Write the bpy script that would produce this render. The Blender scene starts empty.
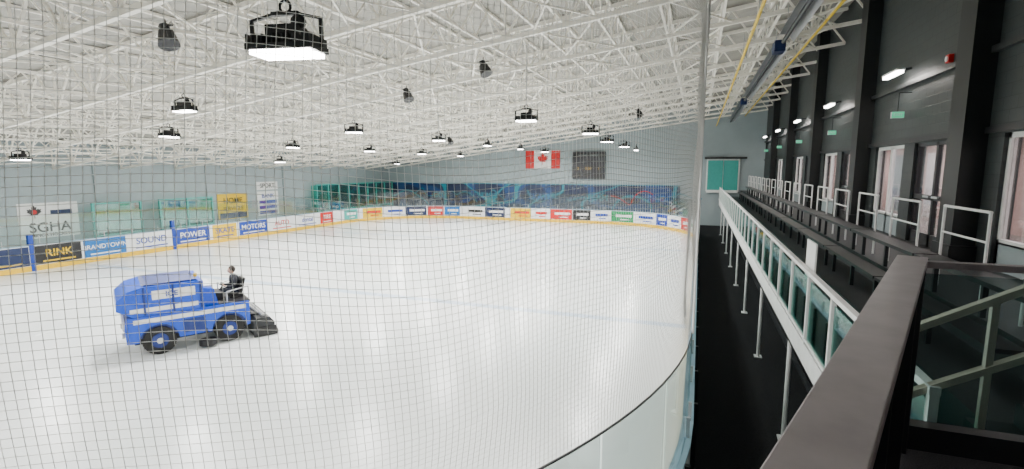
import bpy, math, random
from mathutils import Vector, Matrix
random.seed(4)
S=bpy.context.scene
COL=S.collection
# ------------------------------------------------------------------ materials
def mat(name,col,rough=0.5,metal=0.0,var=0.06,scale=6.0,emit=None,estr=0.0,bump=0.0,spec=None):
    m=bpy.data.materials.new(name); m.use_nodes=True
    nt=m.node_tree; b=nt.nodes['Principled BSDF']
    tc=nt.nodes.new('ShaderNodeTexCoord'); n=nt.nodes.new('ShaderNodeTexNoise')
    n.inputs['Scale'].default_value=scale; n.inputs['Detail'].default_value=4
    nt.links.new(tc.outputs['Object'],n.inputs['Vector'])
    r=nt.nodes.new('ShaderNodeValToRGB')
    c=Vector(col[:3])
    lo=[max(0,x*(1-var)) for x in c]; hi=[min(1,x*(1+var)) for x in c]
    r.color_ramp.elements[0].position=0.3; r.color_ramp.elements[1].position=0.7
    r.color_ramp.elements[0].color=(*lo,1); r.color_ramp.elements[1].color=(*hi,1)
    nt.links.new(n.outputs['Fac'],r.inputs['Fac']); nt.links.new(r.outputs['Color'],b.inputs['Base Color'])
    b.inputs['Roughness'].default_value=rough; b.inputs['Metallic'].default_value=metal
    if spec is not None: b.inputs['Specular IOR Level'].default_value=spec
    if emit: 
        b.inputs['Emission Color'].default_value=(*emit,1); b.inputs['Emission Strength'].default_value=estr
    if bump:
        bp=nt.nodes.new('ShaderNodeBump'); bp.inputs['Strength'].default_value=bump; bp.inputs['Distance'].default_value=0.01
        nt.links.new(n.outputs['Fac'],bp.inputs['Height']); nt.links.new(bp.outputs['Normal'],b.inputs['Normal'])
    return m
def glassmat(name,tint,gloss=0.12,rough=0.03):
    m=bpy.data.materials.new(name); m.use_nodes=True; nt=m.node_tree
    for n in list(nt.nodes): nt.nodes.remove(n)
    o=nt.nodes.new('ShaderNodeOutputMaterial'); t=nt.nodes.new('ShaderNodeBsdfTransparent'); g=nt.nodes.new('ShaderNodeBsdfGlossy')
    t.inputs['Color'].default_value=(*tint,1); g.inputs['Roughness'].default_value=rough
    fr=nt.nodes.new('ShaderNodeFresnel'); fr.inputs['IOR'].default_value=1.3
    mu=nt.nodes.new('ShaderNodeMath'); mu.operation='MULTIPLY_ADD'; mu.inputs[1].default_value=0.5; mu.inputs[2].default_value=gloss*0.3
    mu.use_clamp=True
    mx=nt.nodes.new('ShaderNodeMixShader')
    nt.links.new(fr.outputs[0],mu.inputs[0]); nt.links.new(mu.outputs[0],mx.inputs[0])
    nt.links.new(t.outputs[0],mx.inputs[1]); nt.links.new(g.outputs[0],mx.inputs[2]); nt.links.new(mx.outputs[0],o.inputs[0])
    return m
M={}
M['white']=mat('white_paint',(.8,.8,.79),.45)
M['truss']=mat('truss_paint',(.93,.89,.81),.5)
M['deck']=mat('roof_deck',(.38,.365,.33),.8,var=.15,scale=2)
M['wall']=mat('wall_grey_paint',(.32,.38,.40),.6,var=.04,scale=1.5)
M['hdpe']=mat('board_plastic',(.78,.80,.81),.35,var=.03)
M['yellow']=mat('kick_yellow',(.80,.50,.01),.4)
M['blue']=mat('sign_blue',(.003,.04,.33),.4)
M['navy']=mat('sign_navy',(.004,.015,.07),.4)
M['sky']=mat('sign_sky',(.0,.14,.45),.4)
M['cap']=mat('board_cap',(.25,.38,.48),.4)
M['red']=mat('sign_red',(.58,.006,.006),.4)
M['sblack']=mat('sign_black',(.010,.010,.012),.4)
M['gold']=mat('sign_yellow',(.75,.48,.003),.4)
M['teal']=mat('teal_panel',(.05,.37,.33),.35)
M['dteal']=mat('mural_teal',(.008,.22,.30),.4)
M['green']=mat('sign_green',(.0,.25,.08),.4)
M['black']=mat('black_metal',(.008,.008,.010),.45)
M['pil']=mat('pilaster_paint',(.008,.010,.011),.5)
M['dark']=mat('dark_steel',(.020,.022,.025),.4,metal=.2)
M['rubber']=mat('rubber_floor',(.010,.010,.012),.85,var=.4,scale=40,spec=.25)
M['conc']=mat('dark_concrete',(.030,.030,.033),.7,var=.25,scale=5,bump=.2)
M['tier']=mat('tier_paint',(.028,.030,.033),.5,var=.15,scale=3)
M['steelcap']=mat('cap_paint',(.37,.335,.35),.38,var=.10,scale=9,metal=.2)
M['carpet']=mat('carpet',(.07,.073,.08),.95,var=.7,scale=160,bump=.4)
M['tan']=mat('stair_rail_paint',(.66,.57,.48),.4)
M['silver']=mat('galvanised',(.55,.56,.57),.35,metal=.8)
M['lamp']=mat('lamp_lens',(.9,.9,.9),.4,emit=(1,.98,.94),estr=32)
M['walllamp']=mat('wall_lamp_lens',(.9,.9,.9),.4,emit=(1,.96,.9),estr=20)
M['exit']=mat('exit_face',(.05,.4,.25),.4,emit=(.12,.75,.42),estr=.7)
M['digit']=mat('score_digit',(.3,.2,.05),.4,emit=(.8,.5,.1),estr=.4)
M['board']=mat('scoreboard_case',(.02,.022,.03),.5)
M['glass']=glassmat('rink_glass',(.90,.96,.95))
M['tglass']=glassmat('teal_glass',(.40,.82,.75),.75)
M['lglass']=glassmat('landing_glass',(.66,.76,.75),.3)
M['dglass']=glassmat('door_glass',(.85,.85,.87),.3)
M['lobby']=mat('lobby_wall',(.66,.48,.44),.6,var=.1,scale=.8)
M['lobbyf']=mat('lobby_floor',(.25,.22,.2),.4)
M['pipey']=mat('gas_pipe_yellow',(.80,.55,.01),.4)
def netmat():
    m=bpy.data.materials.new('net_cord'); m.use_nodes=True; nt=m.node_tree; b=nt.nodes['Principled BSDF']; o=nt.nodes['Material Output']
    n=nt.nodes.new('ShaderNodeTexNoise'); n.inputs['Scale'].default_value=4; r=nt.nodes.new('ShaderNodeValToRGB')
    r.color_ramp.elements[0].color=(.74,.74,.72,1); r.color_ramp.elements[1].color=(.86,.86,.84,1)
    nt.links.new(n.outputs['Fac'],r.inputs[0]); nt.links.new(r.outputs[0],b.inputs['Base Color']); b.inputs['Roughness'].default_value=.7
    t=nt.nodes.new('ShaderNodeBsdfTranslucent'); t.inputs[0].default_value=(.8,.8,.78,1); mx=nt.nodes.new('ShaderNodeMixShader'); mx.inputs[0].default_value=.15
    nt.links.new(b.outputs[0],mx.inputs[1]); nt.links.new(t.outputs[0],mx.inputs[2]); nt.links.new(mx.outputs[0],o.inputs[0]); return m
M['net']=netmat()
M['skin']=mat('skin',(.55,.34,.25),.5)
M['cloth']=mat('dark_jacket',(.02,.022,.03),.85)
M['jean']=mat('trousers',(.02,.025,.04),.85)
M['hair']=mat('hair',(.02,.012,.008),.6)
M['zblue']=mat('machine_blue',(.0,.07,.60),.3,var=.04)
M['zdblue']=mat('machine_dark_blue',(.0,.02,.18),.35,var=.04)
M['tyre']=mat('tyre',(.015,.015,.015),.8)

def brickmat(name,c1,c2,mortar,rough):
    m=bpy.data.materials.new(name); m.use_nodes=True; nt=m.node_tree; b=nt.nodes['Principled BSDF']
    tc=nt.nodes.new('ShaderNodeTexCoord')
    sp=nt.nodes.new('ShaderNodeSeparateXYZ'); cb=nt.nodes.new('ShaderNodeCombineXYZ')
    nt.links.new(tc.outputs['Object'],sp.inputs[0]); nt.links.new(sp.outputs['Y'],cb.inputs['X']); nt.links.new(sp.outputs['Z'],cb.inputs['Y'])
    br=nt.nodes.new('ShaderNodeTexBrick'); br.inputs['Scale'].default_value=1.0
    br.inputs['Brick Width'].default_value=.4; br.inputs['Row Height'].default_value=.2; br.inputs['Mortar Size'].default_value=.008
    br.inputs['Color1'].default_value=(*c1,1); br.inputs['Color2'].default_value=(*c2,1); br.inputs['Mortar'].default_value=(*mortar,1)
    nt.links.new(cb.outputs[0],br.inputs['Vector']); nt.links.new(br.outputs['Color'],b.inputs['Base Color'])
    bp=nt.nodes.new('ShaderNodeBump'); bp.inputs['Strength'].default_value=.5; bp.inputs['Distance'].default_value=.01; bp.invert=True
    nt.links.new(br.outputs['Fac'],bp.inputs['Height']); nt.links.new(bp.outputs['Normal'],b.inputs['Normal'])
    b.inputs['Roughness'].default_value=rough
    return m
M['cmu']=brickmat('charcoal_block',(.027,.034,.035),(.032,.040,.041),(.017,.021,.022),.5)
def icemat():
    m=bpy.data.materials.new('ice'); m.use_nodes=True; nt=m.node_tree; b=nt.nodes['Principled BSDF']
    L=nt.links
    tc=nt.nodes.new('ShaderNodeTexCoord'); sp=nt.nodes.new('ShaderNodeSeparateXYZ'); L.new(tc.outputs['Object'],sp.inputs[0])
    n=nt.nodes.new('ShaderNodeTexNoise'); n.inputs['Scale'].default_value=.35; n.inputs['Detail'].default_value=6
    mp=nt.nodes.new('ShaderNodeMapping'); mp.inputs['Scale'].default_value=(1,.35,1); L.new(tc.outputs['Object'],mp.inputs[0]); L.new(mp.outputs[0],n.inputs['Vector'])
    r=nt.nodes.new('ShaderNodeValToRGB'); r.color_ramp.elements[0].position=.3; r.color_ramp.elements[1].position=.7
    r.color_ramp.elements[0].color=(.78,.84,.835,1); r.color_ramp.elements[1].color=(.91,.935,.925,1)
    L.new(n.outputs['Fac'],r.inputs[0]); cur=r.outputs[0]
    def stripe(cur,y0,hw,col,fac):
        a=nt.nodes.new('ShaderNodeMath'); a.operation='SUBTRACT'; a.inputs[1].default_value=y0; L.new(sp.outputs['Y'],a.inputs[0])
        ab=nt.nodes.new('ShaderNodeMath'); ab.operation='ABSOLUTE'; L.new(a.outputs[0],ab.inputs[0])
        mr=nt.nodes.new('ShaderNodeMapRange'); mr.inputs[1].default_value=hw; mr.inputs[2].default_value=hw+.08; mr.inputs[3].default_value=fac; mr.inputs[4].default_value=0
        L.new(ab.outputs[0],mr.inputs[0])
        mx=nt.nodes.new('ShaderNodeMix'); mx.data_type='RGBA'; L.new(mr.outputs[0],mx.inputs[0]); L.new(cur,mx.inputs[6]); mx.inputs[7].default_value=(*col,1)
        return mx.outputs[2]
    cur=stripe(cur,14.1,.14,(.25,.45,.70),.50)
    cur=stripe(cur,27.5,.14,(.25,.45,.70),.38)
    cur=stripe(cur,20.8,.12,(.70,.35,.35),.18)
    cur=stripe(cur,36.2,.04,(.70,.30,.30),.3)
    L.new(cur,b.inputs['Base Color'])
    n2=nt.nodes.new('ShaderNodeTexNoise'); n2.inputs['Scale'].default_value=1.3; n2.inputs['Detail'].default_value=5; L.new(mp.outputs[0],n2.inputs['Vector'])
    mr=nt.nodes.new('ShaderNodeMapRange'); mr.inputs[3].default_value=.14; mr.inputs[4].default_value=.34; L.new(n2.outputs['Fac'],mr.inputs[0]); L.new(mr.outputs[0],b.inputs['Roughness'])
    bp=nt.nodes.new('ShaderNodeBump'); bp.inputs['Strength'].default_value=.12; bp.inputs['Distance'].default_value=.02
    L.new(n2.outputs['Fac'],bp.inputs['Height']); L.new(bp.outputs['Normal'],b.inputs['Normal'])
    b.inputs['IOR'].default_value=1.31
    return m
M['ice']=icemat()
def muralmat():
    m=bpy.data.materials.new('mural_print'); m.use_nodes=True; nt=m.node_tree; b=nt.nodes['Principled BSDF']; L=nt.links
    tc=nt.nodes.new('ShaderNodeTexCoord')
    def line(scale,seed,w,colr,cur):
        mp=nt.nodes.new('ShaderNodeMapping'); mp.inputs['Location'].default_value=(seed,seed,0); mp.inputs['Scale'].default_value=(.6,1,1); L.new(tc.outputs['Object'],mp.inputs[0])
        n=nt.nodes.new('ShaderNodeTexNoise'); n.inputs['Scale'].default_value=scale; n.inputs['Detail'].default_value=0; L.new(mp.outputs[0],n.inputs['Vector'])
        a=nt.nodes.new('ShaderNodeMath'); a.operation='SUBTRACT'; a.inputs[1].default_value=.5; L.new(n.outputs['Fac'],a.inputs[0])
        ab=nt.nodes.new('ShaderNodeMath'); ab.operation='ABSOLUTE'; L.new(a.outputs[0],ab.inputs[0])
        lt=nt.nodes.new('ShaderNodeMath'); lt.operation='LESS_THAN'; lt.inputs[1].default_value=w; L.new(ab.outputs[0],lt.inputs[0])
        mx=nt.nodes.new('ShaderNodeMix'); mx.data_type='RGBA'; L.new(lt.outputs[0],mx.inputs[0])
        if isinstance(cur,tuple): mx.inputs[6].default_value=cur
        else: L.new(cur,mx.inputs[6])
        mx.inputs[7].default_value=(*colr,1); return mx.outputs[2]
    c=line(.45,3,.05,(.004,.045,.17),(.004,.014,.06,1))
    c=line(.5,11,.020,(.008,.22,.30),c)
    L.new(c,b.inputs['Base Color']); b.inputs['Roughness'].default_value=.4
    return m
M['mural']=muralmat()
# ------------------------------------------------------------------ mesh builder
class MB:
    def __init__(s): s.v=[];s.f=[];s.mi=[];s.mats=[]
    def m(s,k):
        if k not in s.mats: s.mats.append(k)
        return s.mats.index(k)
    def raw(s,vs,fs,k):
        o=len(s.v); s.v+= [tuple(v) for v in vs]; i=s.m(k)
        for f in fs: s.f.append([a+o for a in f]); s.mi.append(i)
    def box(s,a,b,k):
        x0,y0,z0=a;x1,y1,z1=b
        vs=[(x0,y0,z0),(x1,y0,z0),(x1,y1,z0),(x0,y1,z0),(x0,y0,z1),(x1,y0,z1),(x1,y1,z1),(x0,y1,z1)]
        s.raw(vs,[(0,3,2,1),(4,5,6,7),(0,1,5,4),(1,2,6,5),(2,3,7,6),(3,0,4,7)],k)
    def beam(s,p,q,w,h,k):
        p=Vector(p);q=Vector(q);d=(q-p).normalized(); up=Vector((0,0,1))
        if abs(d.z)>.95: up=Vector((0,1,0))
        r=d.cross(up).normalized()*w/2; u=r.cross(d).normalized()*h/2
        vs=[p-r-u,p+r-u,p+r+u,p-r+u,q-r-u,q+r-u,q+r+u,q-r+u]
        s.raw(vs,[(0,1,2,3),(7,6,5,4),(0,4,5,1),(1,5,6,2),(2,6,7,3),(3,7,4,0)],k)
    def cyl(s,p,q,r,k,n=10,r2=None):
        p=Vector(p);q=Vector(q);d=(q-p).normalized(); up=Vector((0,0,1)) if abs(d.z)<.9 else Vector((1,0,0))
        a=d.cross(up).normalized(); b=d.cross(a); r2=r if r2 is None else r2
        vs=[p+(a*math.cos(t)+b*math.sin(t))*r for t in [2*math.pi*i/n for i in range(n)]]
        vs+=[q+(a*math.cos(t)+b*math.sin(t))*r2 for t in [2*math.pi*i/n for i in range(n)]]
        fs=[(i,(i+1)%n,n+(i+1)%n,n+i) for i in range(n)]+[tuple(range(n-1,-1,-1)),tuple(range(n,2*n))]
        s.raw(vs,fs,k)
    def extr(s,prof,y0,y1,k):
        n=len(prof)
        vs=[(x,y0,z) for x,z in prof]+[(x,y1,z) for x,z in prof]
        fs=[(i,(i+1)%n,n+(i+1)%n,n+i) for i in range(n)]+[tuple(range(n-1,-1,-1)),tuple(range(n,2*n))]
        s.raw(vs,fs,k)
    def torus(s,c,R,r,ax,k,n=20,m=6):
        c=Vector(c);ax=Vector(ax).normalized(); a=ax.orthogonal().normalized(); b=ax.cross(a)
        vs=[];fs=[]
        for i in range(n):
            t=2*math.pi*i/n; dd=a*math.cos(t)+b*math.sin(t)
            for j in range(m):
                u=2*math.pi*j/m; vs.append(c+dd*(R+r*math.cos(u))+ax*r*math.sin(u))
        for i in range(n):
            for j in range(m):
                fs.append((i*m+j,((i+1)%n)*m+j,((i+1)%n)*m+(j+1)%m,i*m+(j+1)%m))
        s.raw(vs,fs,k)
    def ell(s,c,r,k,n=16,m=10,rot=None):
        vs=[];fs=[];c=Vector(c)
        for j in range(m+1):
            ph=math.pi*j/m
            for i in range(n):
                t=2*math.pi*i/n
                vs.append(c+Vector((r[0]*math.sin(ph)*math.cos(t),r[1]*math.sin(ph)*math.sin(t),r[2]*math.cos(ph))))
        for j in range(m):
            for i in range(n): fs.append((j*n+i,(j+1)*n+i,(j+1)*n+(i+1)%n,j*n+(i+1)%n))
        s.raw(vs,fs,k)
    def obj(s,name,parent=None,bevel=0,smooth=False):
        me=bpy.data.meshes.new(name); me.from_pydata(s.v,[],s.f)
        for k in s.mats: me.materials.append(M[k])
        me.polygons.foreach_set('material_index',s.mi)
        if smooth: me.polygons.foreach_set('use_smooth',[True]*len(s.f))
        me.update(); o=bpy.data.objects.new(name,me); COL.objects.link(o)
        if parent: o.parent=parent
        if bevel:
            bm=o.modifiers.new('b','BEVEL'); bm.width=bevel; bm.segments=2; bm.limit_method='ANGLE'
        return o
def empty(name,loc=(0,0,0),rot=(0,0,0),sc=1.0):
    e=bpy.data.objects.new(name,None); e.location=loc; e.rotation_euler=rot; e.scale=(sc,sc,sc); e.empty_display_size=.2; COL.objects.link(e); return e
def text(body,loc,rot,size,k,parent,name='lettering',sx=1.0):
    c=bpy.data.curves.new(name,'FONT'); c.body=body; c.size=size; c.align_x='CENTER'; c.align_y='CENTER'; c.extrude=.004; c.offset=size*.012
    c.materials.append(M[k]); o=bpy.data.objects.new(name,c); o.location=loc; o.rotation_euler=rot; o.scale=(sx,1,1); COL.objects.link(o); o.parent=parent; return o

XL,XR,YN,YF=-26.2,-.05,-.55,38.9
WX0,WX1,WY0,WY1=-28.0,4.4,-4.0,41.0
def zc(x): return 7.9+.129*x
def zd(x): return zc(x)+1.2
# ------------------------------------------------------------------ rink path
RN,RF=7.0,7.0
def build_path():
    P=[]
    def line(a,b,n):
        for i in range(n): t=i/n; P.append((a[0]+(b[0]-a[0])*t,a[1]+(b[1]-a[1])*t))
    def arc(c,r,a0,a1,n):
        for i in range(n): t=math.radians(a0+(a1-a0)*i/n); P.append((c[0]+r*math.cos(t),c[1]+r*math.sin(t)))
    line((XR,YN+RN),(XR,YF-RF),26)
    arc((XR-RF,YF-RF),RF,0,90,24)
    line((XR-RF,YF),(XL+RF,YF),12)
    arc((XL+RF,YF-RF),RF,90,180,24)
    line((XL,YF-RF),(XL,YN+RN),26)
    arc((XL+RN,YN+RN),RN,180,270,28)
    line((XL+RN,YN),(XR-RN,YN),10)
    arc((XR-RN,YN+RN),RN,270,360,40)
    return P
PATH=build_path(); PATH.append(PATH[0])
CUM=[0]
for i in range(1,len(PATH)): CUM.append(CUM[-1]+math.dist(PATH[i-1],PATH[i]))
TOT=CUM[-1]
LS=YF-RF-YN-RN
import bisect
def at(s):
    s=s%TOT; i=min(max(bisect.bisect_right(CUM,s)-1,0),len(PATH)-2)
    t=(s-CUM[i])/(CUM[i+1]-CUM[i]); a,b=PATH[i],PATH[i+1]
    x=a[0]+(b[0]-a[0])*t; y=a[1]+(b[1]-a[1])*t; L=math.dist(a,b)
    return x,y,(b[1]-a[1])/L,-(b[0]-a[0])/L
def ribbon(mb,s0,s1,z0,z1,i_off,o_off,k,step=.6):
    n=max(1,int(math.ceil((s1-s0)/step))); vs=[];fs=[]
    for j in range(n+1):
        x,y,nx,ny=at(s0+(s1-s0)*j/n)if j<n or s1<TOT else at(s1-1e-4)
        for off,z in ((i_off,z0),(o_off,z0),(o_off,z1),(i_off,z1)): vs.append((x+nx*off,y+ny*off,z))
    for j in range(n):
        a=4*j;b=4*(j+1)
        for q in range(4): fs.append((a+q,b+q,b+(q+1)%4,a+(q+1)%4))
    fs.append((0,1,2,3)); e=4*n; fs.append((e+3,e+2,e+1,e))
    mb.raw(vs,fs,k)
mb=MB(); pts=[(x,y,0.0) for x,y in PATH[:-1]]
mb.raw(pts,[tuple(range(len(pts)))],'ice'); mb.obj('ice_surface')
mb=MB(); mb.box((WX0-.2,WY0-.2,-.3),(7.4,WY1+.2,-.02),'rubber'); mb.obj('floor')
mb=MB()
ribbon(mb,0,TOT,0,1.07,0,.10,'hdpe')
ribbon(mb,0,TOT,0.0,.22,-.012,0,'yellow')
ribbon(mb,0,TOT,1.07,1.10,-.02,.12,'cap')
boards=mb.obj('dasher_boards')
mb=MB()
s=0.6
while s<TOT:
    x,y,nx,ny=at(s); mb.beam((x+nx*.14,y+ny*.14,0),(x+nx*.14,y+ny*.14,1.07),.06,.06,'dark'); s+=1.2
mb.obj('board_frame',boards)
sL=lambda Y:(LS+RF*math.pi/2+ (XR-RF-(XL+RF)) + RF*math.pi/2 + (YF-RF-Y))
ads=[(9.3,12.3,'navy','gold','ICE'),(12.5,14.2,'sblack','gold','RINK'),(14.3,16.1,'sky','white','BRANDTOWN'),(16.3,18.4,'hdpe','blue','SOUND'),
     (18.6,20.6,'blue','white','POWER'),(20.8,22.4,'gold','blue','SKATE'),(22.6,24.7,'blue','white','MOTORS'),(24.9,27.0,'hdpe','red','AUTO'),(27.2,29.4,'hdpe','blue','dental'),(29.6,31.0,'red','white','TIRE'),
     (7.3,9.1,'hdpe','red','SPORT')]
mb=MB(); 
for a,b,k,tk,t in ads:
    ribbon(mb,sL(b),sL(a),.24,1.04,-.010,.0,k)
    text(t,(XL+.014,(a+b)/2,.68),(math.pi/2,0,math.pi/2),.44 if len(t)<7 else .29,tk,boards)
    ribbon(mb,sL(b)+.25,sL(a)-.25,.33,.39,-.014,.0,tk)
cols=['hdpe','red','hdpe','blue','hdpe','green','hdpe','sblack','red','hdpe','gold','navy','hdpe','sky','red','navy','hdpe','gold','teal','hdpe','blue','gold','red']
s=26.4;i=0
while s<58.8:
    w=random.choice([1.1,1.4,1.8,1.3]); ribbon(mb,s,s+w,.24,1.04,-.010,0,cols[i%len(cols)],.3)
    tk='white' if cols[i%len(cols)]!='hdpe' else random.choice(['blue','red','green','sblack'])
    if cols[i%len(cols)]=='gold': tk='red'
    ribbon(mb,s+.15,s+w*.8,.60,.80,-.014,0,tk,.3); ribbon(mb,s+.3,s+w*.6,.38,.45,-.014,0,tk,.3)
    s+=w+random.choice([.08,.12,.5]); i+=1
mb.obj('ad_panels',boards)
mb=MB(); mg=MB()
def glass_run(a,b,ztop,step=1.25,post='silver'):
    s=a
    while s<b-.01:
        e=min(s+step,b); ribbon(mg,s+.012,e-.012,1.10,ztop,.045,.057,'glass',.5)
        x,y,nx,ny=at(s); mb.beam((x+nx*.07,y+ny*.07,1.1),(x+nx*.07,y+ny*.07,1.35),.04,.03,post)
        s=e
glass_run(0,TOT-.1,2.3)
ribbon(mb,TOT-11,TOT-.05,2.3,2.312,.044,.058,'dark',.3)
ribbon(mb,0,LS,2.3,2.312,.044,.058,'silver')
gg=mg.obj('rink_glass_panels'); mb.obj('glass_posts',gg)
for Y in (12.4,18.5):
    mb=MB(); mb.box((XL-.12,Y-.08,.0),(XL+.03,Y+.08,1.55),'blue'); mb.obj('board_post_padding',boards)
# ------------------------------------------------------------------ room shell
mb=MB(); mb.box((WX0-.2,WY0-.2,-.02),(WX0,WY1+.2,zd(WX0)),'wall')
mb.obj('wall_left')
def gable(y0,y1,name,x0=WX0,x1=WX1):
    mb=MB(); vs=[(x0,y0,-.02),(x1,y0,-.02),(x1,y0,zd(x1)),(x0,y0,zd(x0)),(x0,y1,-.02),(x1,y1,-.02),(x1,y1,zd(x1)),(x0,y1,zd(x0))]
    mb.raw(vs,[(0,1,2,3),(7,6,5,4),(0,4,5,1),(1,5,6,2),(2,6,7,3),(3,7,4,0)],'wall'); return mb.obj(name)
gable(WY1,WY1+.2,'wall_far'); gable(WY0-.2,WY0,'wall_near')
mb=MB(); a,b=WX0-.3,WX1+.3
mb.raw([(a,WY0-.3,zd(a)),(b,WY0-.3,zd(b)),(b,WY1+.3,zd(b)),(a,WY1+.3,zd(a)),(a,WY0-.3,zd(a)+.15),(b,WY0-.3,zd(b)+.15),(b,WY1+.3,zd(b)+.15),(a,WY1+.3,zd(a)+.15)],
 [(0,3,2,1),(4,5,6,7),(0,1,5,4),(1,2,6,5),(2,3,7,6),(3,0,4,7)],'deck'); mb.obj('ceiling')
mb=MB(); mb.box((WX0,WY0,-.02),(WX0+.03,WY1,.25),'navy'); mb.obj('baseboard_left')
pil=[4.7+6.1*k for k in range(-1,6)]
mb=MB(); T=.22
Zf,Zt=2.7,4.85
mb.box((WX1,WY0,-.02),(WX1+T,WY1,Zf),'cmu'); 
mb.box((WX1,WY0,Zt),(WX1+T,WY1,zd(WX1)+.1),'cmu')
ops=[]
for y in pil: ops.append((y+.75,y+2.75)); ops.append((y+3.35,y+5.35))
ops=[o for o in ops if o[1]<WY1-.5 and o[0]>WY0+.5]
cur=WY0
for a_,b_ in ops: mb.box((WX1,cur,Zf),(WX1+T,a_,Zt),'cmu'); cur=b_
mb.box((WX1,cur,Zf),(WX1+T,WY1,Zt),'cmu')
mb.obj('wall_right')
for y in pil:
    mb=MB(); mb.box((WX1-.34,y-.28,Zf),(WX1-.001,y+.28,zd(WX1)-.2),'pil')
    mb.box((WX1-.38,y-.34,Zf),(WX1-.001,y+.34,Zf+.3),'pil'); mb.obj('pilaster')
mb=MB(); mb.box((WX1-.10,WY0,6.15),(WX1,WY1,6.25),'dark'); mb.box((WX1-.06,WY0,Zt+.02),(WX1,WY1,Zt+.12),'black'); mb.obj('trim_1')
for i,(a_,b_) in enumerate(ops):
    door=(i%2==0)
    mb=MB(); fk='dark' if door else 'white'
    x=WX1+.06
    mb.box((x,a_,Zf),(x+.08,a_+.07,Zt),fk); mb.box((x,b_-.07,Zf),(x+.08,b_,Zt),fk); mb.box((x,a_,Zt-.08),(x+.08,b_,Zt),fk)
    mid=(a_+b_)/2; mb.box((x,mid-.05,Zf),(x+.08,mid+.05,Zt),fk)
    if door:
        mb.box((x,a_,Zf),(x+.07,b_,Zf+.25),fk); mb.box((x-.05,mid-.35,3.7),(x-.02,mid-.07,3.74),'silver'); mb.box((x-.05,mid+.07,3.7),(x-.02,mid+.35,3.74),'silver')
        mb.box((x,a_,Zf+.95),(x+.07,b_,Zf+1.05),fk)
    else: 
        mb.box((x,a_,Zf),(x+.08,b_,Zf+.45),'wall'); mb.box((x,a_,Zf+.42),(x+.1,b_,Zf+.5),fk)
    mb.box((x+.03,a_+.07,Zf+.1),(x+.04,b_-.07,Zt-.08),'dglass')
    mb.obj(('door_%d' if door else 'window_%d')%(i//2+1))
mb=MB(); mb.box((WX1+T,WY0,Zf-.1),(7.2,WY1,Zf),'lobbyf'); mb.box((7.2,WY0,Zf-.1),(7.3,WY1,5.3),'lobby'); mb.box((WX1+T,WY0,5.2),(7.3,WY1,5.3),'white')
for y in range(-2,41,3): 
    mb.box((7.1,y,Zf),(7.2,y+.1,5.2),'white'); mb.box((7.12,y+.8,Zf),(7.2,y+1.7,4.8),random.choice(['wall','sky','white','tan']))
mb.box((WX1+T,WY0-.1,Zf),(7.3,WY0,5.3),'lobby'); mb.box((WX1+T,WY1,Zf),(7.3,WY1+.1,5.3),'lobby')
mb.obj('wall_lobby')
for y in range(0,40,6):
    l=bpy.data.lights.new('lobby_light','AREA'); l.shape='RECTANGLE'; l.size=1.2;l.size_y=4; l.energy=250; l.color=(1,.90,.86)
    o=bpy.data.objects.new('lobby_ceiling_light',l); o.location=(5.9,y+1,5.15); COL.objects.link(o)
# ------------------------------------------------------------------ trusses
mb=MB()
Y=-3.0
xs0,xs1=WX0+.05,WX1-.05
while Y<WY1:
    mb.beam((xs0,Y,zc(xs0)),(xs1,Y,zc(xs1)),.10,.10,'truss'); mb.beam((xs0,Y,zd(xs0)-.1),(xs1,Y,zd(xs1)-.1),.10,.10,'truss')
    n=22; dx=(xs1-xs0)/n
    for i in range(n):
        a=xs0+i*dx; m_=a+dx/2; b=a+dx
        mb.beam((a,Y,zc(a)),(m_,Y,zd(m_)-.1),.05,.05,'truss'); mb.beam((m_,Y,zd(m_)-.1),(b,Y,zc(b)),.05,.05,'truss')
        mb.beam((a,Y,zc(a)),(a,Y,zd(a)-.1),.045,.045,'truss')
    Y+=2.9
mb.obj('roof_truss')
mb=MB()
x=xs0+.8
while x<xs1:
    zb=zc(x)+.35; zt=zd(x)-.05
    mb.beam((x,WY0+.05,zb),(x,WY1-.05,zb),.06,.06,'truss'); mb.beam((x,WY0+.05,zt),(x,WY1-.05,zt),.08,.06,'truss')
    y=WY0+.05
    while y<WY1-1.5:
        mb.beam((x,y,zb),(x,y+.72,zt),.032,.032,'truss'); mb.beam((x,y+.72,zt),(x,y+1.44,zb),.032,.032,'truss'); y+=1.44
    x+=1.45
Y=-3.0
while Y<WY1-3:
    for i in range(0,21,2):
        a=xs0+1+i*1.45; 
        if a+1.45<xs1: mb.beam((a,Y,zc(a)+.02),(a+1.45,Y+2.9,zc(a+1.45)+.02),.035,.035,'truss'); mb.beam((a+1.45,Y,zc(a+1.45)+.05),(a,Y+2.9,zc(a)+.05),.035,.035,'truss')
    Y+=2.9
mb.obj('roof_joist')
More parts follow.
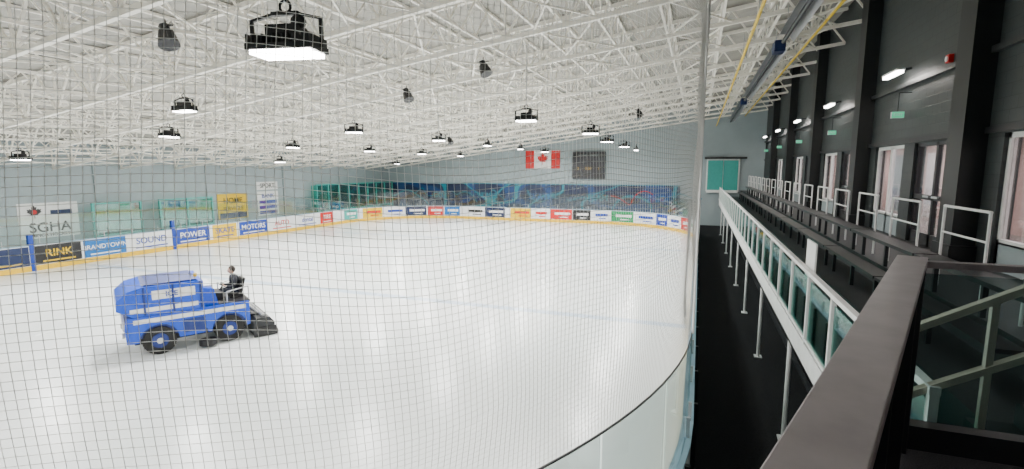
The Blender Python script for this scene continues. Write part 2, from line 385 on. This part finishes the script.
# ------------------------------------------------------------------ lamps
def lamp(x,y,z,rz=0.0,e=170,sz=1.0):
    E=empty('high_bay_lamp',(x,y,z),(0,0,rz)); mb=MB()
    L_,W_=.34*sz,.17*sz
    mb.box((-L_,-W_,0),(L_,W_,.05),'black')
    mb.box((-L_+.03,-W_+.02,-.035),(L_-.03,W_-.02,0),'lamp')
    for i in range(13):
        xx=-L_+.02+i*(2*L_-.04)/12; mb.box((xx-.008,-W_,.05),(xx+.008,W_,.14*sz),'black')
    mb.box((-.16*sz,-.09,.12*sz),(.16*sz,.09,.24*sz),'black')
    mb.beam((-L_-.02,0,.03),(-L_-.02,0,.30*sz),.03,.02,'black'); mb.beam((L_+.02,0,.03),(L_+.02,0,.30*sz),.03,.02,'black')
    mb.beam((-L_-.03,0,.30*sz),(-.1,0,.36*sz),.03,.02,'black'); mb.beam((L_+.03,0,.30*sz),(.1,0,.36*sz),.03,.02,'black'); mb.beam((-.12,0,.36*sz),(.12,0,.36*sz),.05,.03,'black')
    mb.torus((0,0,.36*sz+.055),.05,.012,(0,1,0),'black',12,5)
    mb.ell((.13*sz,0,.28*sz),(.08*sz,.06*sz,.07*sz),'black',10,6)
    mb.cyl((0,0,.36*sz+.09),(0,0,zc(x)-z+.05),.011,'silver',6)
    mb.obj('fixture',E)
    l=bpy.data.lights.new('lamp_light','AREA'); l.shape='RECTANGLE'; l.size=.6;l.size_y=.3; l.energy=e; l.color=(1,.98,.95)
    o=bpy.data.objects.new('lamp_light',l); o.location=(0,0,-.06); COL.objects.link(o); o.parent=E
LP=[(-3.3,3.44,5.27),(-4.3,12.6,5.54),(-3.6,17.4,5.5),(-4,23,5.5),(-4,28.6,5.5),(-4,34.2,5.5),
 (-11.7,8.8,5.68),(-10.9,14.1,5.5),(-10.6,19.4,5.5),(-10.6,24.7,5.5),(-10.6,30,5.5),(-10.6,35.2,5.5),
 (-15.8,11.3,5.3),(-16.5,17.2,5.2),(-16.3,22.3,5.2),(-16.3,27.6,5.2),(-16.3,33,5.2),
 (-21.5,10.2,4.6),(-21.5,21.4,4.65),(-21.5,32.6,4.65),
 (-10.5,1.5,5.5),(-18.5,3.0,5.1)]
for i,p in enumerate(LP): lamp(*p,rz=math.radians(12 if i==0 else random.choice([0,90,20])),e=400,sz=.86 if i==0 else .82)
for p in [(-5.6,12.8,7.05),(-8.8,6.4,6.65),(-8.7,13.9,6.65),(-3,26,7.1),(-13,25,5.9)]:
    mb=MB(); x,y,z=p
    mb.cyl((x,y,z),(x+.12,y-.05,z-.24),.12,'black',14,r2=.17); mb.cyl((x,y,z),(x-.04,y,z+.12),.08,'dark',12); mb.beam((x-.16,y,z+.1),(x+.16,y,z+.1),.04,.02,'black')
    mb.cyl((x,y,z+.1),(x,y,zc(x)+.1),.012,'black',6); mb.obj('hanging_speaker')
# ------------------------------------------------------------------ net
NX=.03
def netpt(s,z):
    Ls=24.0
    if s<Ls: x,y=XR+NX,YN+RN+Ls-s; nx,ny=1,0
    else:
        t=(s-Ls)/(RN+NX); x=XR-RN+(RN+NX)*math.cos(t); y=YN+RN-(RN+NX)*math.sin(t); nx,ny=math.cos(t),-math.sin(t)
    w=.035*math.sin(s*2.1+z*1.3)+.02*math.sin(s*4.3-z*2.1)
    dz=.055*math.sin(s*1.25+.6)+.03*math.sin(s*2.9+z*1.1)+.05*math.sin(z*1.5+s*.7)
    ds=.05*math.sin(z*1.7+s*.9)
    if s<22: w*=.3
    tx,ty=ny,-nx
    k=min(1,(z-2.3)/.6)
    return (x+nx*w*k+tx*ds*k,y+ny*w*k+ty*ds*k,z+dz*k),(nx,ny),(tx,ty)
def net(s0,s1,cell,sk,r,name):
    vs=[];fs=[]
    z0,z1=2.3,7.0
    nz=int((z1-z0)/cell); ns=int((s1-s0)/cell)
    def strand(pts,offs):
        o=len(vs)
        for p in pts:
            for q in offs: vs.append((p[0]+q[0],p[1]+q[1],p[2]+q[2]))
        for j in range(len(pts)-1):
            a=o+3*j; b=a+3
            for q in range(3): fs.append((a+q,a+(q+1)%3,b+(q+1)%3,b+q))
    for i in range(ns+1):
        s=s0+i*cell
        zz=[z0+j*cell for j in range(0,nz+1,sk)]
        _,(nx,ny),(tx,ty)=netpt(s,z0)
        pts=[netpt(s,z)[0] for z in zz]
        strand(pts,[(nx*r,ny*r,0),(-nx*r*.5+tx*r*.87,-ny*r*.5+ty*r*.87,0),(-nx*r*.5-tx*r*.87,-ny*r*.5-ty*r*.87,0)])
    for j in range(nz+1):
        z=z0+j*cell; o=len(vs); cnt=0
        for i in range(0,ns+1,sk):
            p,(nx,ny),_=netpt(s0+i*cell,z)
            for q in ((nx*r,ny*r,0),(-nx*r*.5,-ny*r*.5,r*.87),(-nx*r*.5,-ny*r*.5,-r*.87)): vs.append((p[0]+q[0],p[1]+q[1],p[2]+q[2]))
            cnt+=1
        for c in range(cnt-1):
            a=o+3*c; b=a+3
            for q in range(3): fs.append((a+q,a+(q+1)%3,b+(q+1)%3,b+q))
    me=bpy.data.meshes.new(name); me.from_pydata(vs,[],fs); me.materials.append(M['net']); o=bpy.data.objects.new(name,me); COL.objects.link(o); return o
nroot=empty('safety_netting')
n1=net(17.0,24+10.2,.040,4,.0016,'net_curve'); n1.parent=nroot
n2=net(0,17.0,.09,2,.0018,'net_straight'); n2.parent=nroot
mb=MB()
mb.cyl((XR+.06,6.3,2.3),(XR+.06,6.3,zc(0)+.1),.013,'white',8)
for yy in (12,18,24,30): mb.cyl((XR+.06,yy,2.3),(XR+.06,yy,zc(0)+.1),.015,'white',8)
mb.obj('net_pole',nroot)
# ------------------------------------------------------------------ right stands
PX=1.4; AZ=2.0; ZR=3.0; Y0p,Y1p=3.55,38.5
mb=MB()
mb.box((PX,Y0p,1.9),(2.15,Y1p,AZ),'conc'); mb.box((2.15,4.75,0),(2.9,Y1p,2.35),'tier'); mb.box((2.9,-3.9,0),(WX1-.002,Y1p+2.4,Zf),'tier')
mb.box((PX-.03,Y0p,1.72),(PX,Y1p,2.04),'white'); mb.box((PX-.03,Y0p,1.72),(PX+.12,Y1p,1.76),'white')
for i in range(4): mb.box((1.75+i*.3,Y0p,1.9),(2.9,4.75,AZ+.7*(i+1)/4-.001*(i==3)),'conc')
mb.obj('bleacher_platform')
mb=MB()
for yy in [4.8+3.8*i for i in range(9)]:
    mb.cyl((PX+.05,yy,-.02),(PX+.05,yy,1.72),.035,'white',10); mb.box((PX-.03,yy-.1,-.02),(PX+.13,yy+.1,.0),'white')
mb.obj('platform_support_column')
mb=MB(); mg=MB()
mb.box((PX-.05,Y0p,ZR-.05),(PX+.01,Y1p,ZR),'white')
yy=Y0p; 
while yy<Y1p-.1:
    mb.box((PX-.045,yy,2.04),(PX+.005,yy+.05,ZR-.05),'white')
    mg.box((PX-.022,yy+.09,2.12),(PX-.012,yy+1.16,ZR-.12),'tglass')
    mb.box((PX-.04,yy+.05,2.09),(PX,yy+1.2,2.12),'white'); yy+=1.2
g=mb.obj('aisle_guard_rail'); mg.obj('glass_panels',g)
mb=MB(); mb.box((PX+.02,7.2,2.6),(PX+.04,7.75,3.35),'white'); mb.beam((PX+.03,7.45,2.0),(PX+.03,7.45,2.6),.03,.03,'silver'); mb.obj('notice_board')
mb=MB(); yy=5.2
while yy<Y1p-3:
    mb.box((2.78,yy,3.10),(3.08,yy+3.0,3.15),'sblack'); mb.box((2.35,yy,2.76),(2.62,yy+3.0,2.80),'sblack')
    for q in (.3,1.5,2.7):
        mb.beam((2.93,yy+q,2.7),(2.93,yy+q,3.1),.05,.05,'dark'); mb.beam((2.48,yy+q,2.35),(2.48,yy+q,2.76),.05,.05,'dark')
    yy+=3.05
mb.obj('bleacher_bench')
def urail(y):
    mb=MB(); x=3.14; r=.018
    a,b=y,y+1.15
    mb.cyl((x,a,Zf),(x,a,3.8),r,'white',8); mb.cyl((x,b,Zf),(x,b,3.8),r,'white',8)
    mb.cyl((x,a-.01,3.8),(x,b+.01,3.8),r,'white',8); mb.cyl((x,a,3.45),(x,b,3.45),r*.8,'white',8)
    mb.obj('crowd_guard_rail')
yy=5.3
while yy<37: urail(yy); yy+=1.95
for k in range(0,5):
    y=14.2+6.1*k
    mb=MB(); mb.box((WX1-.42,y-.5,6.46),(WX1-.26,y+.5,6.50),'white'); mb.box((WX1-.40,y-.48,6.40),(WX1-.28,y+.48,6.46),'walllamp'); mb.beam((WX1-.34,y,6.5),(WX1,y,6.56),.05,.05,'dark'); mb.obj('wall_strip_light')
    l=bpy.data.lights.new('wl','AREA'); l.shape='RECTANGLE'; l.size=.15;l.size_y=.9; l.energy=20; l.color=(1,.93,.85)
    o=bpy.data.objects.new('wall_strip_light_glow',l); o.location=(WX1-.34,y,6.38); COL.objects.link(o)
    mb=MB(); yy=y-.2
    mb.box((WX1-.36,yy-.04,5.44),(WX1-.12,yy+.04,5.58),'white'); mb.box((WX1-.355,yy-.046,5.445),(WX1-.125,yy-.04,5.575),'exit'); mb.cyl((WX1-.24,yy,5.58),(WX1-.24,yy,6.0),.008,'dark',6); mb.beam((WX1-.24,yy,6.0),(WX1,yy,6.0),.02,.02,'dark')
    e=mb.obj('exit_sign'); text('EXIT',(WX1-.24,yy-.05,5.51),(math.pi/2,0,0),.085,'white',e)
mb=MB(); mb.box((WX1-.08,12.1,6.3),(WX1,12.25,6.45),'red'); mb.cyl((WX1-.1,12.17,6.37),(WX1-.08,12.17,6.37),.05,'white'); mb.obj('fire_alarm')
mb=MB(); mb.cyl((1.0,-3.9,7.45),(1.0,40.9,7.45),.035,'pipey',8)
for y in range(0,41,4): mb.cyl((1,y,7.45),(1,y,zc(1)+.02),.01,'silver',6)
mb.obj('gas_pipe')
mb=MB(); mb.cyl((2.9,-3.9,8.1),(2.9,40.9,8.1),.035,'pipey',8)
for y in range(0,41,4): mb.cyl((2.9,y,8.1),(2.9,y,zc(2.9)+.02),.01,'silver',6)
mb.obj('gas_pipe')
for y0 in (4,15.5,27):
    mb=MB(); y1=y0+10.5; hx=1.8
    mb.raw([(hx-.22,y0,7.4),(hx-.1,y0,7.6),(hx+.1,y0,7.6),(hx+.22,y0,7.4),(hx-.22,y1,7.4),(hx-.1,y1,7.6),(hx+.1,y1,7.6),(hx+.22,y1,7.4)],[(0,1,5,4),(1,2,6,5),(2,3,7,6)],'silver')
    mb.cyl((hx,y0,7.43),(hx,y1,7.43),.05,'dark',10); mb.box((hx-.13,y0-.45,7.32),(hx+.13,y0,7.6),'navy')
    for y in (y0+.5,y0+5,y1-.5): mb.cyl((hx,y,7.6),(hx,y,zc(hx)+.02),.01,'silver',6)
    mb.obj('radiant_tube_heater')
mb=MB(); mb.box((.5,40.6,2.5),(2.7,40.99,2.6),'white'); mb.box((.45,40.85,2.6),(2.75,40.99,5.0),'white'); mb.box((.55,40.8,2.7),(1.6,40.85,4.9),'teal'); mb.box((1.65,40.8,2.7),(2.65,40.85,4.9),'teal'); mb.box((.3,40.6,5.0),(3.2,40.99,5.15),'dark'); mb.obj('window_20')
# ------------------------------------------------------------------ landing by camera
pb=Vector((1.13,3.36,0)); d=(pb-Vector((.2,.9,0))).normalized(); nrm=Vector((d.y,-d.x,0))
pa=Vector((.2,.9,0))-d*2.75
mb=MB()
pts=[(pa.x,pa.y),(pb.x,3.42),(2.9,3.42),(2.9,pa.y)]
vs=[(x,y,2.5) for x,y in pts]+[(x,y,2.7) for x,y in pts]
mb.raw(vs,[(3,2,1,0),(4,5,6,7),(0,1,5,4),(1,2,6,5),(2,3,7,6),(3,0,4,7)],'carpet')
mb.box((2.9,-3.9,2.7),(WX1-.01,3.42,2.705),'carpet')
for x,y in ((-.3,-1.2),(1.2,3.1),(2.7,-1.2),(2.7,3.1)): mb.box((x-.06,y-.06,-.02),(x+.06,y+.06,2.5),'dark')
mb.obj('stair_landing')
mb=MB()
a=pa.copy(); b=pb.copy(); a.z=b.z=3.785
mb.beam(a,b+d*.10,.14,.035,'steelcap')
a.z=b.z=3.25; mb.beam(a,b,.05,1.04,'dark')
for t in (0,1.1,2.2,3.3,4.4,5.3):
    p=pa+d*t
    if (p-pa).length<(pb-pa).length: mb.beam((p.x+nrm.x*.04,p.y+nrm.y*.04,2.7),(p.x+nrm.x*.04,p.y+nrm.y*.04,3.77),.05,.05,'dark')
mb.box((pb.x-.06,3.31,2.7),(pb.x+.03,3.42,3.78),'dark')
guard=mb.obj('landing_guard_wall',bevel=.004)
mb=MB()
mb.box((pb.x,3.34,3.755),(2.85,3.40,3.79),'steelcap'); mb.box((pb.x,3.32,2.7),(2.85,3.42,2.84),'dark'); mb.box((2.8,3.34,2.7),(2.86,3.40,3.76),'dark'); mb.box((1.98,3.345,2.84),(2.02,3.385,3.755),'dark')
mb.box((pb.x+.05,3.365,2.86),(1.97,3.375,3.72),'lglass'); mb.box((2.03,3.365,2.86),(2.79,3.375,3.72),'lglass')
mb.obj('landing_glass_guard')
mb=MB()
for dz in (0,-.42):
    mb.beam((1.16,3.6,3.28+dz),(2.75,3.6,4.20+dz),.05,.04,'tan')
for x in (1.2,1.63,2.2,2.7): mb.beam((x,3.6,2.0+max(0,(x-1.45)*.55)),(x,3.6,3.28+(x-1.16)*.579),.035,.035,'tan')
mb.obj('stair_handrail')
# ------------------------------------------------------------------ left wall signs
def wsign(y0,y1,z0,z1,k,name,x=WX0+.005,t=.025):
    mb=MB(); mb.box((x,y0,z0),(x+t,y1,z1),k); return mb.obj(name)
R=(math.pi/2,0,math.pi/2)
s_=wsign(12.9,15.2,1.15,2.75,'white','association_banner'); 
text('SGHA',(WX0+.034,14.05,1.62),R,.62,'sblack',s_); text('MINOR HOCKEY',(WX0+.034,14.05,1.28),R,.2,'sblack',s_)
leaf=[(0,1),(.14,.7),(.33,.8),(.26,.38),(.5,.55),(.56,.42),(.85,.46),(.74,.2),(.86,.1),(.42,-.2),(.46,-.38),(.04,-.32),(.04,-.75),(-.04,-.75),(-.04,-.32),(-.46,-.38),(-.42,-.2),(-.86,.1),(-.74,.2),(-.85,.46),(-.56,.42),(-.5,.55),(-.26,.38),(-.33,.8),(-.14,.7)]
def leafmesh(mb,fn,k): mb.raw([fn(u,v) for u,v in leaf],[tuple(range(len(leaf)))],k)
mb=MB(); leafmesh(mb,lambda u,v:(WX0+.04,13.5+u*.32,2.32+v*.34),'sblack'); mb.raw([(WX0+.044,13.5+.1*math.cos(t),2.35+.1*math.sin(t)) for t in [i*.5236 for i in range(12)]],[tuple(range(12))],'red'); mb.box((WX0+.03,14.1,2.2),(WX0+.036,14.95,2.4),'navy'); mb.obj('leaf_logo',s_)
s_=wsign(22.7,24.9,1.1,2.7,'gold','yellow_banner'); text('HOME',(WX0+.034,23.8,2.25),R,.5,'sblack',s_); text('SERVICES',(WX0+.034,23.8,1.75),R,.36,'navy',s_)
mb=MB(); mb.box((WX0+.03,22.8,1.15),(WX0+.035,24.8,1.5),'navy'); mb.obj('band',s_)
s_=wsign(25.7,27.5,2.85,3.4,'white','sponsor_sign'); text('SPORT',(WX0+.034,26.6,3.12),R,.42,'sblack',s_)
s_=wsign(25.7,27.5,1.1,2.75,'white','blue_white_banner'); mb=MB()
for z in (1.2,1.55,1.9): mb.box((WX0+.03,25.85,z),(WX0+.035,27.35,z+.22),'blue')
mb.obj('band',s_); text('BANK',(WX0+.034,26.6,2.42),R,.4,'blue',s_)
def enclosure(y0,y1,x=-27.2,top=2.65,name='players_bench_enclosure'):
    mb=MB(); n=int((y1-y0)/1.15)
    for i in range(n+1):
        y=y0+(y1-y0)*i/n; mb.box((x-.05,y-.05,0),(x+.05,y+.05,top),'teal')
        if i<n: mb.box((x-.01,y+.06,1.1),(x+.01,y0+(y1-y0)*(i+1)/n-.06,top-.1),'tglass'); 
    mb.box((x-.03,y0,top-.07),(x+.03,y1,top),'teal'); mb.box((x-.03,y0,0),(x+.03,y1,1.1),'teal')
    mb.box((x+.25,y0,.4),(x+.6,y1,.45),'white'); 
    for y in (y0+.3,(y0+y1)/2,y1-.3): mb.box((x+.35,y-.03,-.02),(x+.5,y+.03,.4),'silver')
    mb.obj(name)
enclosure(15.4,17.6); enclosure(18.6,21.7); enclosure(30.5,40.5,top=3.1)
mb=MB()
for i in range(8): y=30.8+i*1.2; mb.box((WX0+.01,y,1.2),(WX0+.04,y+1.05,3.0),'teal')
mb.obj('teal_wall_panelling')
mb=MB(); 
for y in range(-2,41,6): mb.box((WX0,y,0.25),(WX0+.08,y+.2,zc(WX0)+.6),'wall')
mb.obj('wall_rib')
# ------------------------------------------------------------------ far wall items
mb=MB(); mb.box((-27.6,40.92,.8),(-1.4,40.99,2.95),'mural'); mb.box((-27.6,40.9,2.95),(-1.4,40.99,3.0),'dteal'); mural=mb.obj('wall_mural')
for i in range(7):
    cx=-25+i*3.7; mb=MB(); P=[]
    for j in range(24):
        t=j/23; P.append((cx+t*2.9+.2*math.sin(9*t+i),40.9,1.95+.62*math.sin(6.5*t+i*1.7)*math.cos(2*t+i)))
    for j in range(23): mb.beam(P[j],P[j+1],.02,.07,'dteal' if i!=5 else 'red')
    mb.obj('squiggle',mural)
for i in range(5): text(['GO','STARS','SKATE','TEAM','PRIDE'][i],(-22.5+i*4.9,40.9,1.9),(math.pi/2,0,0),.7,['dteal','dteal','sky','dteal','sky'][i],mural)
mb=MB(); cx,cz=-12.5,5.05
mb.box((cx-1.5,40.93,cz-.75),(cx-.75,40.96,cz+.75),'red'); mb.box((cx+.75,40.93,cz-.75),(cx+1.5,40.96,cz+.75),'red'); mb.box((cx-.75,40.93,cz-.75),(cx+.75,40.96,cz+.75),'white')
leafmesh(mb,lambda u,v:(cx+u*.55,40.92,cz+v*.6),'red'); mb.cyl((cx-1.6,40.93,cz+.77),(cx+1.6,40.93,cz+.77),.03,'silver',8); mb.obj('canadian_flag')
mb=MB(); cx,cz=-8.55,4.55
mb.box((cx-1.35,40.75,cz-1.1),(cx+1.35,40.99,cz+1.1),'board'); mb.box((cx-1.25,40.74,cz+.6),(cx+1.25,40.75,cz+1.0),'sblack')
for a in (-.85,0,.85):
    for b in (-.25,-.8): mb.box((cx+a-.32,40.73,cz+b-.18),(cx+a+.32,40.75,cz+b+.18),'sblack')
sb=mb.obj('scoreboard')
for a,t in ((-.85,'2'),(0,'0:00'),(.85,'1')): text(t,(cx+a,40.72,cz-.25),(math.pi/2,0,0),.3,'digit',sb)
text('HOME   AWAY',(cx,40.735,cz+.8),(math.pi/2,0,0),.25,'wall',sb)
# ------------------------------------------------------------------ ice resurfacer
ZL=(-11.8,8.75,0); ZS=.85
Z=empty('ice_resurfacer',ZL,(0,0,math.atan2(-.87,-.5)),ZS)
mb=MB()
def arch(cx,r,n=8): return [(cx+r*math.cos(t),.40+r*math.sin(t)) for t in [math.pi*(i/n) for i in range(n+1)]]
prof=[(1.72,.42)]+[(1.75,.8),(1.70,1.12),(-1.25,1.12),(-1.25,.42)]+list(reversed(arch(-.70,.46)))+list(reversed(arch(1.0,.46)))
mb.extr(prof,-.88,-.80,'zblue'); mb.extr(prof,.80,.88,'zblue')
mb.box((-1.25,-.80,.50),(1.70,.80,1.12),'zdblue')
mb.box((-1.15,-.45,.25),(1.55,.45,.5),'black')
mb.extr([(-.10,1.14),(1.55,1.14),(1.88,1.36),(1.86,1.62),(1.62,1.84),(1.3,1.92),(-.10,1.92)],-.92,.92,'zblue')
mb.extr([(.0,1.92),(1.3,1.92),(1.2,1.97),(.05,1.97)],-.8,.8,'zdblue')
for sy in (-1,1):
    mb.box((.05,sy*.92-.012,1.24),(1.60,sy*.92+.012,1.36),'white'); mb.box((.10,sy*.92-.010,1.55),(1.1,sy*.92+.010,1.80),'white')
    mb.box((-1.15,sy*.88-.01,.93),(1.55,sy*.88+.01,1.05),'white'); mb.box((-.1,sy*.88-.012,.50),(.42,sy*.88+.012,.88),'zdblue')
    for xx in (-.05,.6,1.25): mb.box((xx,sy*.93-.02,1.16),(xx+.05,sy*.93+.02,1.92),'zdblue')
mb.box((1.72,-.6,.72),(1.78,.6,1.0),'white'); 
for sy in (-.55,.55): mb.cyl((1.74,sy,.60),(1.80,sy,.60),.08,'silver',12)
mb.cyl((.2,.5,1.0),(1.0,.5,1.3),.05,'silver',8)
mb.extr([(-.10,1.12),(-.10,1.66),(-.38,1.60),(-.48,1.12)],-.70,.70,'zblue'); mb.box((-.38,-.5,1.60),(-.12,.5,1.68),'white')
mb.box((-.66,-.3,1.12),(-.48,.3,1.38),'black'); mb.cyl((-.58,0,1.3),(-.72,0,1.50),.025,'black',8); mb.torus((-.73,0,1.52),.17,.014,(-.55,0,.83),'black',24,6)
for t in range(3):
    a=t*2.09; mb.beam((-.73,0,1.52),(-.73+.83*.17*math.cos(a),.17*math.sin(a),1.52+.55*.17*math.cos(a)),.02,.012,'black')
mb.box((-1.22,-.24,1.12),(-.86,.24,1.24),'black'); mb.extr([(-1.20,1.22),(-1.10,1.24),(-1.22,1.72),(-1.32,1.70)],-.23,.23,'black')
for sy in (-.3,.3): mb.beam((-1.2,sy,1.42),(-.9,sy,1.42),.05,.04,'black')
mb.box((-1.3,-.75,1.08),(-.48,.75,1.14),'black')
for sy in (-.72,.72): mb.cyl((-1.28,sy,1.12),(-1.28,sy,1.55),.02,'silver',6); mb.cyl((-1.28,sy,1.55),(-.7,sy,1.45),.02,'silver',6); mb.cyl((-.7,sy,1.12),(-.7,sy,1.45),.02,'silver',6)
mb.cyl((.05,.7,1.92),(.05,.7,2.05),.015,'silver',6); mb.cyl((.05,.7,2.02),(.05,.7,2.12),.05,'gold',10)
mb.extr([(-1.30,.04),(-1.88,.04),(-1.88,.40),(-1.75,.58),(-1.38,.58),(-1.30,.45)],-1.05,1.05,'dark')
mb.box((-1.93,-1.08,.02),(-1.28,-1.04,.30),'black'); mb.box((-1.93,1.04,.02),(-1.28,1.08,.30),'black'); mb.box((-1.98,-1.0,.01),(-1.89,1.0,.16),'black')
mb.cyl((-1.6,-.9,.62),(-1.6,.9,.62),.06,'silver',10)
for sy in (-.5,.5): mb.beam((-1.1,sy,.62),(-1.6,sy,.55),.08,.08,'black'); mb.cyl((-1.22,sy,1.0),(-1.55,sy,.6),.035,'silver',8)
mb.cyl((-.1,.98,.22),(-.1,.98,.06),.22,'black',16); mb.beam((-.1,.85,.5),(-.1,.98,.22),.06,.06,'dark')
mb.obj('bodywork',Z,bevel=.012)
for xx in (1.0,-.70):
    for sy in (-1,1):
        mb=MB(); mb.cyl((xx,sy*.60,.39),(xx,sy*.86,.39),.385,'tyre',28); mb.cyl((xx,sy*.86,.39),(xx,sy*.88,.39),.20,'zdblue',18); mb.cyl((xx,sy*.88,.39),(xx,sy*.90,.39),.08,'silver',12)
        for i in range(28):
            a=2*math.pi*i/28; mb.beam((xx+.385*math.cos(a),sy*.62,.39+.375*math.sin(a)),(xx+.385*math.cos(a),sy*.84,.39+.375*math.sin(a)),.03,.02,'tyre')
        mb.obj('wheel',Z)
t_=text('ICE',(.65,.935,1.67),(math.pi/2,0,math.pi),.2,'blue',Z); t_=text('ICE',(.65,-.935,1.67),(math.pi/2,0,0),.2,'blue',Z)
D=empty('resurfacer_driver',ZL,(0,0,math.atan2(-.87,-.5)),ZS)
def skinobj(name,verts,edges,rad,k,sub=2,root=0,ry=None):
    me=bpy.data.meshes.new(name); me.from_pydata(verts,edges,[]); o=bpy.data.objects.new(name,me); COL.objects.link(o); o.parent=D
    sk=o.modifiers.new('skin','SKIN'); 
    for i,r in enumerate(rad):
        me.skin_vertices[0].data[i].radius=(r,r) 
        me.skin_vertices[0].data[i].use_root=(i==root)
    sk.use_smooth_shade=True
    ss=o.modifiers.new('s','SUBSURF'); ss.levels=sub; ss.render_levels=sub
    me.materials.append(M[k]); return o
V=[(-1.05,0,1.32),(-1.08,0,1.50),(-1.05,0,1.68),(-1.02,0,1.76),(-1.0,0,1.84)]
E_=[(0,1),(1,2),(2,3),(3,4)]; Rr=[.15,.14,.16,.09,.055]
for sy in (-1,1):
    b=len(V); V+=[(-1.04,sy*.19,1.72),(-.98,sy*.25,1.48),(-.80,sy*.18,1.50)]; E_+=[(3,b),(b,b+1),(b+1,b+2)]; Rr+=[.075,.055,.042]
skinobj('jacket_torso',V,E_,Rr,'cloth')
V=[(-1.05,0,1.31)];E_=[];Rr=[.14]
for sy in (-1,1):
    b=len(V); V+=[(-1.0,sy*.10,1.32),(-.68,sy*.15,1.36),(-.62,sy*.15,1.22)]; E_+=[(0,b),(b,b+1),(b+1,b+2)]; Rr+=[.09,.07,.05]
skinobj('trousers_legs',V,E_,Rr,'jean')
mb=MB()
for sy in (-1,1): mb.ell((-.62,sy*.15,1.18),(.13,.05,.045),'sblack',12,8)
mb.obj('boots',D,smooth=True)
for sy,nm in ((-1,'hand_right'),(1,'hand_left')):
    V=[(-.80,sy*.18,1.50),(-.76,sy*.17,1.515)];E_=[(0,1)];Rr=[.028,.03]
    for f in range(4):
        b=len(V); oy=sy*(.14+.02*f); l=1-.12*abs(f-1.4)
        V+=[(-.735,oy,1.54),(-.705,oy,1.545-.003*f),(-.70,oy,1.545-.03*l)]; E_+=[(1,b),(b,b+1),(b+1,b+2)]; Rr+=[.009,.009,.008]
    b=len(V); V+=[(-.76,sy*.14,1.50),(-.735,sy*.125,1.50)]; E_+=[(1,b),(b,b+1)]; Rr+=[.010,.009]
    skinobj(nm,V,E_,Rr,'skin',1)
mb=MB()
hc=(-.985,0,1.96)
mb.ell(hc,(.095,.075,.115),'skin',20,14); mb.ell((-.888,0,1.945),(.018,.013,.024),'skin',8,6)
for sy in (-1,1): mb.ell((-.985,sy*.077,1.95),(.02,.01,.03),'skin',8,6); mb.ell((-.90,sy*.03,1.965),(.01,.013,.008),'white',8,6); mb.ell((-.893,sy*.03,1.965),(.005,.006,.006),'hair',6,5)
mb.ell((-.897,0,1.902),(.008,.025,.006),'red',8,5)
mb.ell((-1.005,0,1.985),(.10,.085,.11),'hair',18,12)
mb.obj('head',D,smooth=True)
# ------------------------------------------------------------------ world + camera
w=bpy.data.worlds.new('World'); S.world=w; w.use_nodes=True; w.node_tree.nodes['Background'].inputs[0].default_value=(.6,.65,.7,1); w.node_tree.nodes['Background'].inputs[1].default_value=.15
cam=bpy.data.cameras.new('camera'); cam.lens=36*500/1024; cam.sensor_width=36; cam.clip_start=.05; cam.clip_end=200
co=bpy.data.objects.new('camera',cam); co.location=(0,0,4.3); co.rotation_euler=(math.radians(90-7.52),0,math.radians(20.45)); COL.objects.link(co); S.camera=co
